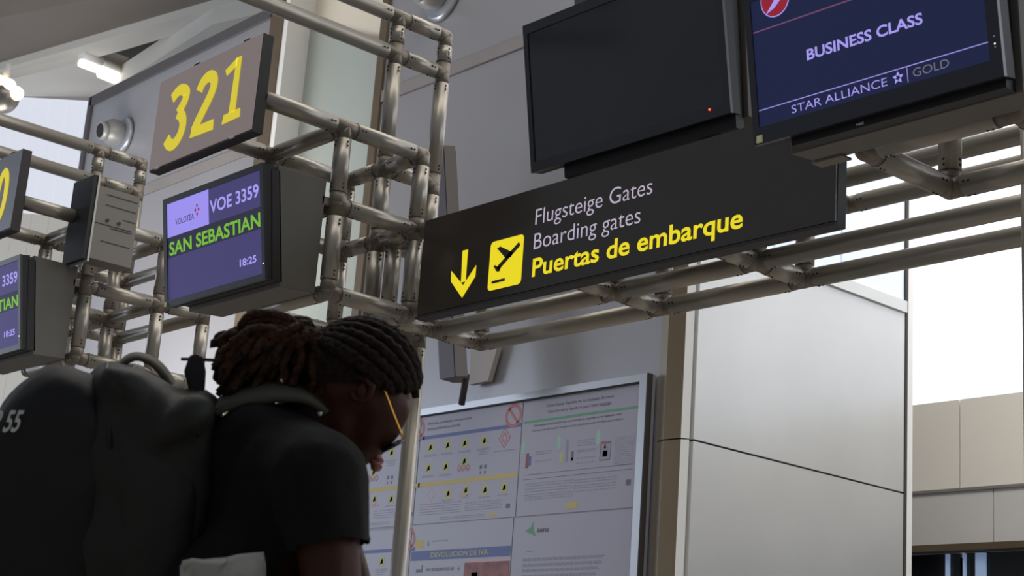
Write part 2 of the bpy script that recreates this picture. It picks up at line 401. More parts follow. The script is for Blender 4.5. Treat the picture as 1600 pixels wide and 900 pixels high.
# near cell that carries the business class monitor
N = []; K = {}; E = []
xa, xb, xc = -2.54, -2.09, -1.6
for x in (xa, xb):
    for y in (3.375, 3.76): ed((x, y, 1.59), (x, y, 1.93), (x, y, 2.3))
    for z in (1.59, 1.93, 2.3): ed((x, 3.375, z), (x, 3.76, z))
for z in (1.59, 1.93, 2.3):
    for y in (3.375, 3.76): ed((xa, y, z), (xb, y, z))
fr = []
ed((-2.075, 3.76, 1.59), (-2.075, 3.76, -H)) if False else None
truss('pipe_truss', N, E, 'short pipe cell under the housing of the business class monitor', None, fr)
pp = empty('post', V(-2.285, 3.9, -H), 'thin grey post along the right edge of the photo', 'post')
tp = onY(1613, 185, 3.86); MB().cyl((tp.x, tp.y, 0), (tp.x, tp.y, tp.z), R, 18).build('shaft', ALU, pp)
MB().sph(tp, R*1.1, 14, 8).build('cap', JNT, pp)

# ------------------------------------------------------------------ number signs
def digits(pl, m, parent, s='321'):
    if '1' in s:
        d3 = [(.122,.283),(.150,.302),(.178,.309),(.208,.300),(.232,.283),(.232,.262),(.215,.236),(.184,.208),(.212,.192),(.232,.166),(.235,.135),(.222,.104),(.198,.083),(.170,.075),(.142,.085),(.118,.112)]
        k3 = pl.stroke(MB(), d3[:8], .047, .0005, .003, False, 2); pl.stroke(k3, d3[7:], .047, .0005, .0034, False, 2).build('digit', m, parent)
        d2 = [(.330,.262),(.345,.290),(.372,.306),(.402,.308),(.428,.294),(.440,.268),(.434,.240),(.410,.205),(.370,.158),(.340,.120),(.326,.096)]
        mb = pl.stroke(MB(), d2, .048, .0005, .0034, False, 2); pl.poly(mb, [(.303,.074),(.471,.070),(.467,.113),(.312,.113)], .0005, .003); mb.build('digit', m, parent)
        mb = MB(); pl.poly(mb, [(.575,.11),(.619,.11),(.619,.331),(.586,.331)], .0005, .003)
        pl.poly(mb, [(.535,.074),(.656,.077),(.652,.112),(.541,.110)], .0005, .003); pl.poly(mb, [(.513,.300),(.527,.274),(.590,.298),(.590,.331)], .0005, .003); mb.build('digit', m, parent)
    else:
        cc = [(.60+.045*math.cos(2*PI*i/20)*(1), .19+.115*math.sin(2*PI*i/20)) for i in range(20)]
        pl.stroke(MB(), cc, .04, .0005, .003, True).build('digit', m, parent)
        d2 = [(x, y) for x, y in [(.330,.262),(.345,.290),(.372,.306),(.402,.308),(.428,.294),(.440,.268),(.434,.240),(.410,.205),(.370,.158),(.340,.120),(.326,.096)]]
        mb = pl.stroke(MB(), d2, .048, .0005, .0034, False, 2); pl.poly(mb, [(.303,.074),(.471,.070),(.467,.113),(.312,.113)], .0005, .003); mb.build('digit', m, parent)
        d3 = [(.122,.283),(.150,.302),(.178,.309),(.208,.300),(.232,.283),(.232,.262),(.215,.236),(.184,.208),(.212,.192),(.232,.166),(.235,.135),(.222,.104),(.198,.083),(.170,.075),(.142,.085),(.118,.112)]
        k3 = pl.stroke(MB(), d3[:8], .047, .0005, .003, False, 2); pl.stroke(k3, d3[7:], .047, .0005, .0034, False, 2).build('digit', m, parent)
def number_sign(dx, s, label):
    r = empty('number_sign', V(-5.345+dx, 2.975, 2.09), label, 'sign', None)
    x0, x1, z0, z1 = -5.72+dx, -4.972+dx, 2.095+H, 2.485+H
    mb = MB().box((x0, 2.955, z0), (x1, 3.0, z1)); mb.build('case', SIDEB, r)
    MB().box((x0+.003, 2.95, z0+.008), (x1-.003, 2.9555, z1-.003)).build('face', FACE321 if dx == 0 else mat('lit_grey_face', (118, 122, 132), .35, 0, .02, 3, coat=.2, emit=.2), r)
    pl = Plane((x0, 2.95, z0), (1,0,0), (0,0,1), (0,-1,0))
    digits(pl, YEL2, r, s)
    for u in (.24, .6): MB().box((x0+u, 2.96, z1), (x0+u+.04, 2.975, z1+.012)).build('clip', SIDEB, r)
    for u in (.05, .60): MB().box((x0+u, 2.948, z0+.002), (x0+u+.03, 2.956, z0+.012)).build('clip', WHITE, r)
    MB().cyl((x0-.0, 2.98, z0+.19), (x0-.012, 2.98, z0+.19), .022, 12).build('knob', BLACKM, r)
    return r
number_sign(0, '321', 'illuminated brown check-in sign with the yellow number 321')
number_sign(-2.0, '320', 'number sign cut off by the left edge, showing only the end of a yellow 0')

# ------------------------------------------------------------------ monitors
TL = math.atan2(.07, .43)
def monitor(x0, yb, z0, wd, ht, label, tl=TL, bz=(.026, .024, .02), scrm=SCRB, th=.05, bezm=None):
    ct, sn = math.cos(tl), math.sin(tl)
    r = empty('monitor', V(x0+wd/2, yb, z0), label, 'monitor')
    pl = Plane(V(x0, yb, z0), (1,0,0), (0,-sn,ct), (0,-ct,-sn))
    mb = MB(); b0, b1, b2 = bz
    pl.rect(mb, 0, 0, wd, b1, -.012, 0); pl.rect(mb, 0, ht-b1, wd, ht, -.012, 0); pl.rect(mb, 0, b1, b0, ht-b1, -.012, 0); pl.rect(mb, wd-b2, b1, wd, ht-b1, -.012, 0)
    mb.build('bezel', bezm or BEZ, r)
    mb = MB(); pl.rect(mb, .002, .002, wd-.002, ht-.002, -th, -.0121); mb.build('back_cover', BLACKM, r)
    mb = MB(); pl.rect(mb, b0, b1, wd-b2, ht-b1, -.0120, -.004); sc = mb.build('screen', scrm, r)
    return r, sc, Plane(pl.p(0, 0, -.004), pl.ux, pl.uy, pl.n), pl
def housing(x0, x1, yft, yfb, yb, zt, zb, label):
    r = empty('monitor_housing', V((x0+x1)/2, yb, zb), label, 'housing')
    lo = [V(x0, yfb, zb), V(x0, yb, zb+.012), V(x0, yb, zt), V(x0, yft, zt)]
    hi = [p+Vector((x1-x0, 0, 0)) for p in lo]
    MB().hexa(lo, hi).build('cabinet', HOUS, r, bevel=.003)
    return r
def flight_monitor(dx, label, hl):
    r, sc, p, pl = monitor(-5.72+dx, 3.10, 1.57, .72, .437, label)
    rr = MB(); p.rect(rr, .027, .024, .70, .193, 0, .0004); rr.build('panel', SCRB, sc)
    for a, b, c, d, m in ((.027, .193, .70, .276, SCRD), (.338, .276, .70, .4128, SCRB), (.027, .276, .337, .4128, SCRL)):
        q = MB(); p.rect(q, a, b, c, d, .0001, .0006); q.build('colour_field', m, sc)
    p.text('airline_name', 'VOLOTEA', .090, .317, .14, .023, SCRK, sc, .001)
    mb = MB()
    for i, (du, dv) in enumerate(((0, .017), (.012, 0), (0, -.017), (-.012, 0))):
        p.poly(mb, [(.253+du, .349+dv-.009), (.253+du+.007, .349+dv), (.253+du, .349+dv+.009), (.253+du-.007, .349+dv)], .0007, .001)
    mb.build('airline_emblem', SCRR, sc)
    p.text('flight_number', 'VOE 3359', .346, .316, .340, .049, SCRT, sc, .001, .022)
    p.text('destination', 'SAN SEBASTIAN', .040, .203, .652, .052, SCRG, sc, .001, .024)
    p.text('departure_time', '18:25', .548, .0745, .112, .027, SCRT, sc, .001, .025)
    MB().box(pl.p(.004, .002, 0), pl.p(.022, .02, .002)).build('sticker', mat('cream_sticker', (235, 232, 170), .5), r)
    MB().sph(pl.p(.71, .06, .0), .003, 6, 4).build('indicator', mat('led_green', (200, 255, 200), .4, emit=2), r)
    h = housing(-5.64+dx, -5.0+dx, 3.10, 3.166, 3.32, 2.012, 1.557, hl)
    MB().hexa([V(-5.64+dx, 3.13, 1.575), V(-5.64+dx, 3.172, 1.575), V(-5.64+dx, 3.11, 1.99), V(-5.64+dx, 3.075, 1.99)],
              [V(-5.0+dx, 3.13, 1.575), V(-5.0+dx, 3.172, 1.575), V(-5.0+dx, 3.11, 1.99), V(-5.0+dx, 3.075, 1.99)]).build('mounting_plate', BLACKM, h)
    for x in (-5.5, -5.0): MB().box(V(x+dx-.02, 3.31, 1.92), V(x+dx+.02 - (.02 if x == -5.0 else 0), 3.35, 1.95)).build('bracket', JNT, h)
flight_monitor(0, 'monitor under the 321 sign, showing flight VOE 3359 to San Sebastian at 18:25', 'taupe tapered housing behind the monitor under the 321 sign')
flight_monitor(-2.0, 'monitor cut off by the left edge, showing only the right end of its flight text', 'taupe tapered housing behind the monitor at the left edge')

# business class monitor
r, sc, p, pl = monitor(-2.72, 3.133, 1.57, .75, .437, 'business class monitor in the top right corner', bz=(.021, .046, .033), scrm=NAVY, bezm=mat('dark_navy_bezel', (28, 32, 42), .25, coat=.3))
mb = MB(); p.rect(mb, .023, .0905, .716, .0925, .0001, .0006); p.rect(mb, .487, .052, .4885, .09, .0001, .0006); mb.build('thin_lines', SCRT, sc)
mb = MB(); p.rect(mb, .023, .303, .716, .3065, .0001, .0006); mb.build('pink_line', SCRP, sc)
p.text('heading', 'BUSINESS CLASS', .192, .1855, .353, .028, SCRT, sc, .001, .022)
p.text('alliance_name', 'STAR ALLIANCE', .130, .0585, .298, .021, SCRT, sc, .001, -.004)
p.text('tier_name', 'GOLD', .504, .0600, .102, .021, SCRY, sc, .001, -.004)
mb = MB()
for k in range(5):
    a = PI/2+k*2*PI/5; c = (.460+.0105*math.cos(a), .0705+.0105*math.sin(a))
    p.poly(mb, [(c[0]+.006*math.cos(a+t), c[1]+.006*math.sin(a+t)) for t in (0, 2.3, PI, 4.2)], .0001, .0006)
mb.build('star_emblem', SCRT, sc)
cx, cy, cr = .103, .376, .048
mb = MB(); p.poly(mb, [(cx+cr*math.cos(2*PI*i/32), cy+cr*math.sin(2*PI*i/32)) for i in range(32)], .0001, .0006); mb.build('emblem_ring', SCRT, sc)
mb = MB(); p.poly(mb, [(cx+cr*.94*math.cos(2*PI*i/32), cy+cr*.94*math.sin(2*PI*i/32)) for i in range(32)], .0006, .0009); mb.build('emblem_disc', SCRR, sc)
mb = MB(); p.poly(mb, [(.070, .343), (.098, .352), (.150, .392), (.108, .405), (.099, .372)], .0009, .0012); mb.build('emblem_wing', SCRT, sc)
MB().box(pl.p(.012, .004, 0), pl.p(.031, .024, .002)).build('sticker', MATS['cream_sticker'], r)
for v, m in ((.10, 'a'), (.082, 'b'), (.074, 'c')): MB().sph(pl.p(.734, v, .0), .0022, 6, 4).build('indicator', mat('led_'+m, (230, 230, 190) if m == 'b' else (130, 150, 170), .4, emit=1.5 if m == 'b' else .3), r)
p.text('maker_name', 'NEC', .33, -.022, .022, .006, SCRY, sc, .0045)
h = housing(-2.655, -1.965, 3.16, 3.205, 3.325, 2.1, 1.553, 'taupe housing behind the business class monitor')
MB().hexa([V(-2.62, 3.165, 1.556), V(-2.62, 3.21, 1.556), V(-2.62, 3.16, 1.98), V(-2.62, 3.12, 1.98)], [V(-1.985, 3.165, 1.556), V(-1.985, 3.21, 1.556), V(-1.985, 3.16, 1.98), V(-1.985, 3.12, 1.98)]).build('mounting_plate', BLACKM, h)
MB().box(V(-2.66, 3.30, 1.556), V(-2.56, 3.34, 1.562)).build('hatch', BEAM, h)

# the large monitor that is switched off
r, sc, p, pl = monitor(-4.205, 3.65, 1.965, .935, .545, 'large black switched-off monitor above the gates sign', tl=math.atan2(.09, .53), bz=(.022, .036, .03), scrm=OFF)
MB().sph(pl.p(.85, .03, .001), .004, 8, 6).build('indicator', mat('led_red', (255, 60, 40), .4, emit=4), r)
h = housing(-4.05, -3.262, 3.66, 3.725, 3.95, 2.6, 1.975, 'taupe housing behind the large black switched-off monitor')
MB().hexa([V(-4.07, 3.69, 1.93), V(-4.07, 3.73, 1.93), V(-4.07, 3.66, 2.45), V(-4.07, 3.62, 2.45)], [V(-3.28, 3.69, 1.93), V(-3.28, 3.73, 1.93), V(-3.28, 3.66, 2.45), V(-3.28, 3.62, 2.45)]).build('mounting_plate', BLACKM, h)

# black-fronted equipment box on the far truss
r = empty('equipment_box', V(-6.9, 3.4, 2.1), 'grey box with slotted side and black front panel on the far left truss', 'box')
MB().box(V(-7.035, 3.255, 2.01), V(-6.83, 3.275, 2.415)).build('front_panel', BLACKM, r)
MB().box(V(-7.03, 3.2755, 2.0), V(-6.825, 3.285, 2.42)).build('front_frame', mat('pale_metal', (176, 172, 164), .4, .4), r)
MB().box(V(-6.95, 3.286, 2.02), V(-6.83, 3.50, 2.37)).build('case', mat('grey_case', (118, 112, 104), .55), r)
for i, (z, y0, y1) in enumerate(((2.335, 3.33, 3.49), (2.285, 3.33, 3.49), (2.19, 3.29, 3.48), (2.18, 3.37, 3.48), (2.11, 3.33, 3.48), (2.235, 3.43, 3.49))):
    MB().box(V(-6.8305, y0, z), V(-6.8285, y1, z+.004)).build('slot', SEAM, r)
for y in (3.35, 3.41): MB().cyl(V(-6.83, y, 2.215), V(-6.824, y, 2.215), .008, 10).build('knob', SEAM, r)

# ------------------------------------------------------------------ gates sign
r = empty('gates_sign', V(-3.83, 3.67, 1.517), 'long black gates sign reading Flugsteige Gates, Boarding gates, Puertas de embarque', 'sign')
x0, x1, z0, z1 = -4.805, -2.853, 1.514+H, 1.906+H
MB().box((x0, 3.66, z0), (x1, 3.70, z1)).build('case', BLACKM, r)
MB().box((x0+.003, 3.652, z0+.014), (x1-.002, 3.6595, z1-.004)).build('face', BLACKP, r)
MB().box((x0, 3.648, z0), (x1, 3.6595, z0+.010)).build('lower_rail', SIDEB, r)
for x in (-4.3, -3.6, -3.1): MB().box((x, 3.70, z0+.06), (x+.04, 3.745, z0+.11)).build('bracket', JNT, r)
p = Plane((-4.8, 3.652, 1.517+H), (1,0,0), (0,0,1), (0,-1,0))
p.text('german_text', 'Flugsteige Gates', .636, .247, .566, .057, WTX, r, .0015, -.006)
p.text('english_text', 'Boarding gates', .637, .156, .517, .058, WTX, r, .0015, -.006)
p.text('spanish_text', 'Puertas de embarque', .638, .0575, .957, .065, YEL, r, .0015, .019)
mb = MB(); p.poly(mb, [(.243,.222),(.273,.222),(.274,.10),(.249,.10)], .0005, .002)
p.poly(mb, [(.187,.154),(.190,.113),(.2615,.040),(.262,.087)], .0005, .002); p.poly(mb, [(.262,.087),(.2615,.040),(.328,.111),(.328,.152)], .0005, .002); mb.build('arrow', YEL, r)
def rr(u0, v0, u1, v1, c):
    o = []
    for (a, b, s0) in ((u1-c, v1-c, 0), (u0+c, v1-c, 1), (u0+c, v0+c, 2), (u1-c, v0+c, 3)):
        for k in range(5):
            t = (s0+k/4)*PI/2; o.append((a+c*math.cos(t), b+c*math.sin(t)))
    return o
mb = MB(); p.poly(mb, rr(.403, .042, .581, .225, .016), .0005, .002); mb.build('pictogram_square', YEL, r)
mb = MB(); p.stroke(mb, [(.452,.119), (.562,.192)], .017, .002, .003); p.poly(mb, [(.440,.196),(.458,.200),(.530,.165),(.520,.150),(.492,.150)], .002, .003)
p.poly(mb, [(.428,.131),(.437,.134),(.448,.126),(.470,.124),(.462,.106),(.447,.108)], .002, .003); p.rect(mb, .424, .066, .495, .076, .002, .003); mb.build('aeroplane_pictogram', BLACKP, r, 'black aeroplane taking off')

# ------------------------------------------------------------------ poster board
r = empty('poster_board', V(-8.4, 6.93, .3), 'wide silver-framed notice board with travel posters on the grey wall', 'notice board')
BY = 6.93
p = Plane((-9, BY, H), (1,0,0), (0,0,1), (0,-1,0))
bk = MB(); p.rect(bk, -1.35, -.55, 2.23, 2.2, -.05, 0); bk.build('backing', mat('board_grey', (150, 150, 158), .5), r)
mb = MB()
for a in ((-1.35, 2.155, 2.23, 2.2), (-1.35, -.55, 2.23, -.5), (2.165, -.5, 2.23, 2.155), (-1.35, -.5, -1.3, 2.155)): p.rect(mb, *a, -.02, .02)
mb.build('frame', FRAMEM, r, 'silver frame')
mb = MB(); p.rect(mb, -1.3, 2.146, 2.165, 2.155, 0, .012); p.rect(mb, 2.226, -.5, 2.236, 2.2, -.02, .022); mb.build('shadow_gap', SEAM, r)
def sheet(u0, v0, u1, v1, marks, texts=()):
    q = MB(); p.rect(q, u0, v0, u1, v1, .001, .004); s = q.build('poster', PAPER, r)
    for m, lst in marks.items():
        q = MB()
        for it in lst:
            if not isinstance(it[0], str): p.rect(q, *it, .004, .0046)
            elif it[0] == 'poly': p.poly(q, it[1], .004, .0046)
            else: p.stroke(q, it[1], it[2], .004, .0047, it[3])
        q.build('print', MATS[m], s)
    for (t, u, v, wd, ht, m, b) in texts: p.text('lettering', t, u, v, wd, ht, MATS[m], s, .0052, b)
rnd = random.Random(3)
def lines(u0, u1, vs, t=.006, dash=True):
    out = []
    for v in vs:
        u = u0
        while u < u1-.01:
            wv = rnd.uniform(.015, .05) if dash else u1-u0
            out.append((u, v, min(u+wv, u1), v+t)); u += wv+.008
    return out
def ring(cu, cv, ru, rv, wd): return ('st', [(cu+ru*math.cos(2*PI*i/18), cv+rv*math.sin(2*PI*i/18)) for i in range(18)], wd, True)
def prohib(cu, cv): return [ring(cu, cv, .07, .068, .022), ('st', [(cu-.045, cv+.048), (cu+.045, cv-.048)], .02, False)]
def dia(cu, cv, s): return ('st', [(cu, cv+s*1.2), (cu+s, cv), (cu, cv-s*1.2), (cu-s, cv)], .007, True)
def items_sheet(o, u0=.062, u1=1.105, dv=0):
    sx = o
    ic = [(.18, 1.924), (.364, 1.924), (.543, 1.923), (.745, 1.923)]; jc = [(.176, 1.781), (.362, 1.778), (.554, 1.80)]
    kc = [(.412, 1.594), (.593, 1.604), (.789, 1.593), (.979, 1.597)]
    olive = [(sx+a-.026, b-.033+dv, sx+a+.03, b+.03+dv) for a, b in ic+jc+kc]
    dark = [('poly', [(sx+a-.015, b-.02+dv), (sx+a+.018, b-.012+dv), (sx+a+.012, b+.02+dv), (sx+a-.004, b+.012+dv)]) for a, b in ic+jc+kc]+[(sx+.72, 1.735+dv, sx+.745, 1.76+dv), (sx+.765, 1.735+dv, sx+.79, 1.76+dv), (sx+.725, 1.70+dv, sx+.735, 1.72+dv), (sx+.768, 1.70+dv, sx+.785, 1.72+dv)]
    cap = []
    for a, b in ic+jc: cap += lines(sx+a-.06, sx+a+.07, [b-.055+dv, b-.064+dv], .005)
    for a, b in kc: cap += lines(sx+a-.06, sx+a+.06, [b-.05+dv], .006)
    cap += lines(sx+.85, sx+1.06, [1.835+dv], .006)+lines(sx+.12, sx+.56, [1.53+dv, 1.512+dv, 1.495+dv, 1.478+dv, 1.462+dv], .005)+lines(sx+.60, sx+.97, [1.515+dv, 1.498+dv, 1.482+dv, 1.466+dv], .005)+lines(sx+.35, sx+.8, [1.432+dv, 1.42+dv], .005)+lines(sx+.7, sx+.79, [1.845+dv, 1.83+dv], .006)
    sheet(sx+u0, 1.402+dv, sx+u1, 2.14+dv,
          {'print_blue': [(sx+.093, 1.983+dv, sx+1.107, 2.007+dv)], 'print_yellow': [(sx+.08, 1.655+dv, sx+1.098, 1.684+dv), (sx+.84, 1.418+dv, sx+.92, 1.438+dv)],
           'print_olive': olive, 'print_dark': dark+[(sx+1.01, 1.46+dv, sx+1.05, 1.49+dv)], 'print_grey': cap,
           'print_red': prohib(sx+1.022, 2.062+dv)+[dia(sx+.95, 1.922+dv, .055), dia(sx+.95, 1.922+dv, .028), dia(sx+.554, 1.76+dv, .02), dia(sx+.51, 1.755+dv, .018), dia(sx+.60, 1.755+dv, .018)],
           'print_pink': [dia(sx+.228, 1.596+dv, .04), dia(sx+.55, 1.57+dv, .018), dia(sx+.63, 1.57+dv, .018), ring(sx+.593, 1.565+dv, .02, .02, .006)]},
          [('Artículos prohibidos en aeronaves', sx+.129, 2.082+dv, .47, .019, 'print_dark', 0), ('Items prohibited on aircraft', sx+.132, 2.045+dv, .35, .019, 'print_dark', 0)])
items_sheet(0)
items_sheet(-1.0, .062, 1.052)
items_sheet(-1.0, .062, 1.052, -.76)
sheet(1.115, 1.402, 2.152, 2.135,
      {'print_green': [(1.126, 1.997, 2.148, 2.012)],
       'print_pale_green': [('poly', [(u-.022, 1.80), (u+.012, 1.81), (u+.012, 1.87), (u-.008, 1.90), (u-.022, 1.87)]) for u in (1.145, 1.478, 1.828)],
       'print_dark': [(2.08, 1.535, 2.12, 1.57)]+lines(1.16, 2.13, [1.66, 1.63], .003, False)+[(1.59, 1.725, 1.612, 1.78), (1.878, 1.775, 1.892, 1.80)]+[('st', [(1.845, 1.705), (1.93, 1.705), (1.935, 1.81), (1.85, 1.815)], .006, True)],
       'print_grey': lines(1.26, 1.42, [1.80, 1.785, 1.74], .006)+lines(1.64, 1.80, [1.84, 1.825, 1.81, 1.78, 1.77, 1.73, 1.70], .005)+lines(1.965, 2.135, [1.83-i*.013 for i in range(14)], .004)+lines(1.18, 1.62, [1.60, 1.585, 1.567, 1.55, 1.53, 1.515, 1.50], .005)+lines(1.63, 2.0, [1.595, 1.58, 1.56, 1.545, 1.525], .005)+[(1.54, 1.72, 1.56, 1.86), (1.862, 1.72, 1.915, 1.79)],
       'print_brown': [(1.17, 1.705, 1.20, 1.80), (1.59, 1.72, 1.61, 1.74)], 'print_red': [(1.848, 1.80, 1.934, 1.818)], 'print_olive': [(1.488, 1.715, 1.515, 1.78)],
       'print_blue': [(1.20, 1.72, 1.222, 1.78), (1.868, 1.725, 1.908, 1.76)], 'print_yellow': [(1.575, 1.425, 1.675, 1.465)]},
      [('Cómo llevar líquidos en su equipaje de mano', 1.335, 2.085, .605, .02, 'print_dark', 0), ('How to carry liquids in your hand baggage', 1.355, 2.045, .562, .02, 'print_dark', 0),
       ('Sólo pueden pasar líquidos* por los controles de seguridad en los siguientes casos', 1.225, 1.970, .79, .013, 'print_dark', .008), ('You may only take liquids* through security checkpoints under the following conditions', 1.212, 1.938, .818, .013, 'print_dark', .0)])
sheet(.062, .35, 1.092, 1.395,
      {'print_yellow': [(.11, 1.24, .20, 1.295)], 'print_blue': [(.072, 1.155, 1.087, 1.219), (.57, 1.084, .60, 1.090), (.583, 1.07, .588, 1.105)], 'print_green': [('poly', [(.235, 1.25), (.262, 1.252), (.245, 1.29)])],
       'print_grey': lines(.29, .45, [1.275], .008)+lines(.3, .5, [1.03, 1.015, .98, .96], .006), 'print_dark': [(.14, 1.075, .19, 1.095), (.195, 1.075, .21, 1.125)],
       'print_brown': [(.642, .75, 1.087, 1.125)], 'print_pink': [(.655, 1.125, 1.087, 1.14), (.72, .80, .78, 1.06), (.90, .80, 1.04, 1.03)]},
      [('DEVOLUCION DE IVA', .285, 1.172, .585, .032, 'print_olive', .01), ('NO RESIDENTES UE', .247, 1.08, .29, .022, 'print_dark', .01)])
sheet(1.102, .35, 2.152, 1.392,
      {'print_green': [('poly', [(1.21, 1.302), (1.262, 1.328), (1.285, 1.362), (1.288, 1.318), (1.315, 1.268), (1.268, 1.285)]), (1.235, 1.175, 1.295, 1.180)],
       'print_grey': sum([lines(1.21, 1.93-.02*i, [1.125-i*.034, 1.115-i*.034], .008) for i in range(12)], [])},
      [('aena', 1.322, 1.292, .112, .034, 'print_dark', .03)])

# tall narrow panel and bracket hanging in front of the wall
r = empty('hanging_panel', onY(712, 400, 6.5), 'tall narrow tilted panel between the mast and the gates sign', 'panel')
def q4(a, b, c, d, y): return [onY(*k, y) for k in (a, b, c, d)]
lo = q4((694, 227), (711, 228), (731, 588), (712, 588), 6.5)
MB().hexa(lo, [v+Vector((-.16, .12, 0)) for v in lo]).build('case', mat('umber_case', (104, 94, 84), .55), r)
MB().hexa([v+Vector((-.162, .0, 0)) for v in (lo[0], lo[0]+Vector((.15, 0, 0)), lo[3]+Vector((.15, 0, 0)), lo[3])], [v+Vector((-.17, .12, 0)) for v in (lo[0], lo[0]+Vector((.15, 0, 0)), lo[3]+Vector((.15, 0, 0)), lo[3])]).build('side_plate', mat('slate_plate', (84, 80, 86), .5), r)
a = onY(729, 585, 6.55); b = onY(721, 632, 6.6)
MB().tube([a, (a+b)/2, b], .022, 8).build('arm', SEAM, r)
r = empty('wall_bracket', onY(760, 560, 6.9), 'pale slanted sheet hanging on the wall above the notice board', 'panel')
lo = q4((736, 540), (779, 535), (762, 595), (733, 601), 6.93); MB().hexa(lo, [v+Vector((0, .04, 0)) for v in lo]).build('plate', mat('pale_pinkish', (168, 160, 154), .5), r)

# ball jet air nozzles
def nozzle(px, py, s, label):
    c = onY(px, py, WY-.012)
    r = empty('air_nozzle', c, label, 'air vent', 'round ball-jet air nozzles')
    mb = MB()
    for i in range(28):
        pass
    mb.cyl(c, c+Vector((0, -.035, 0)), .24*s, 32, .22*s); mb.build('flange', mat('nozzle_ring', (178, 182, 190), .3, .5), r)
    m = Vector((.0, -1, -.16)).normalized(); b = c+Vector((0, -.14*s, 0))
    MB().sph(b, .17*s, 24, 16).build('ball', mat('nozzle_ball', (150, 150, 150), .4, .3), r)
    MB().cyl(b+m*.11*s, b+m*.185*s, .125*s, 24, .108*s).build('throat', mat('nozzle_ball2', (165, 163, 160), .4, .3), r)
    MB().cyl(b+m*.186*s, b+m*.190*s, .09*s, 24).build('opening', BLACKM, r)
nozzle(193, 212, .78, 'round air nozzle on the grey wall left of the 321 sign')
nozzle(692, -6, .85, 'round air nozzle at the top edge right of the mast')

# lamp fittings up left
r = empty('spot_lamp', at(6, 150, 13), 'glaring round lamp at the left edge under the ceiling beams', 'lamp')
MB().sph(at(4, 152, 13), .13, 16, 10).build('housing', mat('lamp_body', (120, 118, 116), .3, .6), r)
for a in ((-2, 128), (14, 134), (26, 146)): MB().sph(at(*a, 12.95), .055, 12, 8).build('bulb', mat('lamp_glow', (255, 225, 180), .4, emit=7, ecol=(255, 222, 170)), r)
MB().cyl(at(4, 152, 13), at(4, 152, 13)+Vector((0, 0, .28)), .03, 8).build('rod', WHITE, r)
for k, (a, b) in enumerate((((125, 98), (157, 110)), ((157, 112), (182, 122)))):
    lab = ('narrow fluorescent batten under the ceiling beam, the thinner left one', 'fluorescent batten under the ceiling beam, the brighter right one')[k]
    pa, pb = onZ(*a, 7.38), onZ(*b, 7.38); r = empty('batten_lamp', (pa+pb)/2, lab, 'lamp')
    MB().cyl(pa, pb, .05+.03*k, 10).build('tube_glass', mat('tube_glow', (255, 255, 245), .4, emit=1.6), r)
    MB().cyl(pa+Vector((0, 0, .1)), pb+Vector((0, 0, .1)), .07, 8).build('tray', WHITE, r)

#PERSON
# ------------------------------------------------------------------ person
SKIN = mat('dark_brown_skin', (62, 32, 20), .55, 0, .12, 18, .02, 200, spec=.25)
HAIR = mat('dark_brown_hair', (14, 10, 8), .8, 0, .5, 90, .5, 160, col2=(34, 22, 15), spec=.15)
DREAD = mat('brown_dreadlock', (20, 13, 9), .8, 0, .6, 60, .8, 140, col2=(62, 38, 22), spec=.2)
TEE = mat('black_tee', (10, 9, 9), .9, 0, .08, 12, .4, 11, spec=.3)
BAGK = mat('black_pack_fabric', (13, 13, 11), .8, 0, .15, 10, .25, 14, spec=.3)
OLIVE = mat('olive_black_fabric', (24, 23, 17), .7, 0, .15, 12, .25, 16)
STRAPM = mat('olive_strap', (66, 64, 52), .75, 0, .08, 20, .1, 60)
GOLD = mat('gold_metal', (214, 160, 70), .25, 1)
TROU = mat('dark_trousers', (28, 30, 36), .85, 0, .1, 10)
D0 = 2.75
SV = Vector((-FW.x, -FW.y, 0)).normalized(); FU = Vector((RT.x, RT.y, 0)).normalized(); ZU = Vector((0, 0, 1))
def PX(a, b, dv=0): return at(a, b, D0-dv)
def remesh(mb, name, vox, m, parent, smooth=6, cut=None, subdiv=0):
    me = bpy.data.meshes.new(name); me.from_pydata(mb.v, [], mb.f)
    o = bpy.data.objects.new(name, me); COL.objects.link(o)
    r = o.modifiers.new('r', 'REMESH'); r.mode = 'VOXEL'; r.voxel_size = vox
    if smooth: sm = o.modifiers.new('s', 'SMOOTH'); sm.factor = .5; sm.iterations = smooth
    me2 = bpy.data.meshes.new_from_object(o.evaluated_get(bpy.context.evaluated_depsgraph_get()))
    bpy.data.objects.remove(o); me2.name = name
    if cut:
        bm = bmesh.new(); bm.from_mesh(me2)
        bmesh.ops.delete(bm, geom=[f for f in bm.faces if cut(f.calc_center_median())], context='FACES'); bm.to_mesh(me2); bm.free()
    me2.polygons.foreach_set('use_smooth', [True]*len(me2.polygons))
    return link(name, me2, m, parent)
ICO = None
def ball(mb, c, r):
    global ICO
    if ICO is None:
        bm = bmesh.new(); bmesh.ops.create_icosphere(bm, subdivisions=2, radius=1); ICO = ([v.co.copy() for v in bm.verts], [tuple(v.index for v in f.verts) for f in bm.faces]); bm.free()
    mb.add([c+v*r for v in ICO[0]], ICO[1])
def chain(mb, pts, step=.3):
    for (a, ra), (b, rb) in zip(pts[:-1], pts[1:]):
        n = max(1, int((b-a).length/(min(ra, rb)*step)))
        for i in range(n+1): ball(mb, a.lerp(b, i/n), ra+(rb-ra)*i/n)
base = PX(455, 690); base.z = 0; base -= FU*.12
man = empty('person', base, 'person bending forward, dreadlocks tied back, gold glasses, black T-shirt', 'person')
hip = PX(455, 690)-FU*.12-ZU*.5; sh = {1: PX(495, 748, .18), -1: PX(480, 735, -.17)}
elb = {1: PX(528, 1005, .25), -1: PX(560, 960, -.24)}
wri = {1: elb[1]+FU*.22-ZU*.08-SV*.08, -1: elb[-1]+FU*.23-ZU*.06+SV*.1}
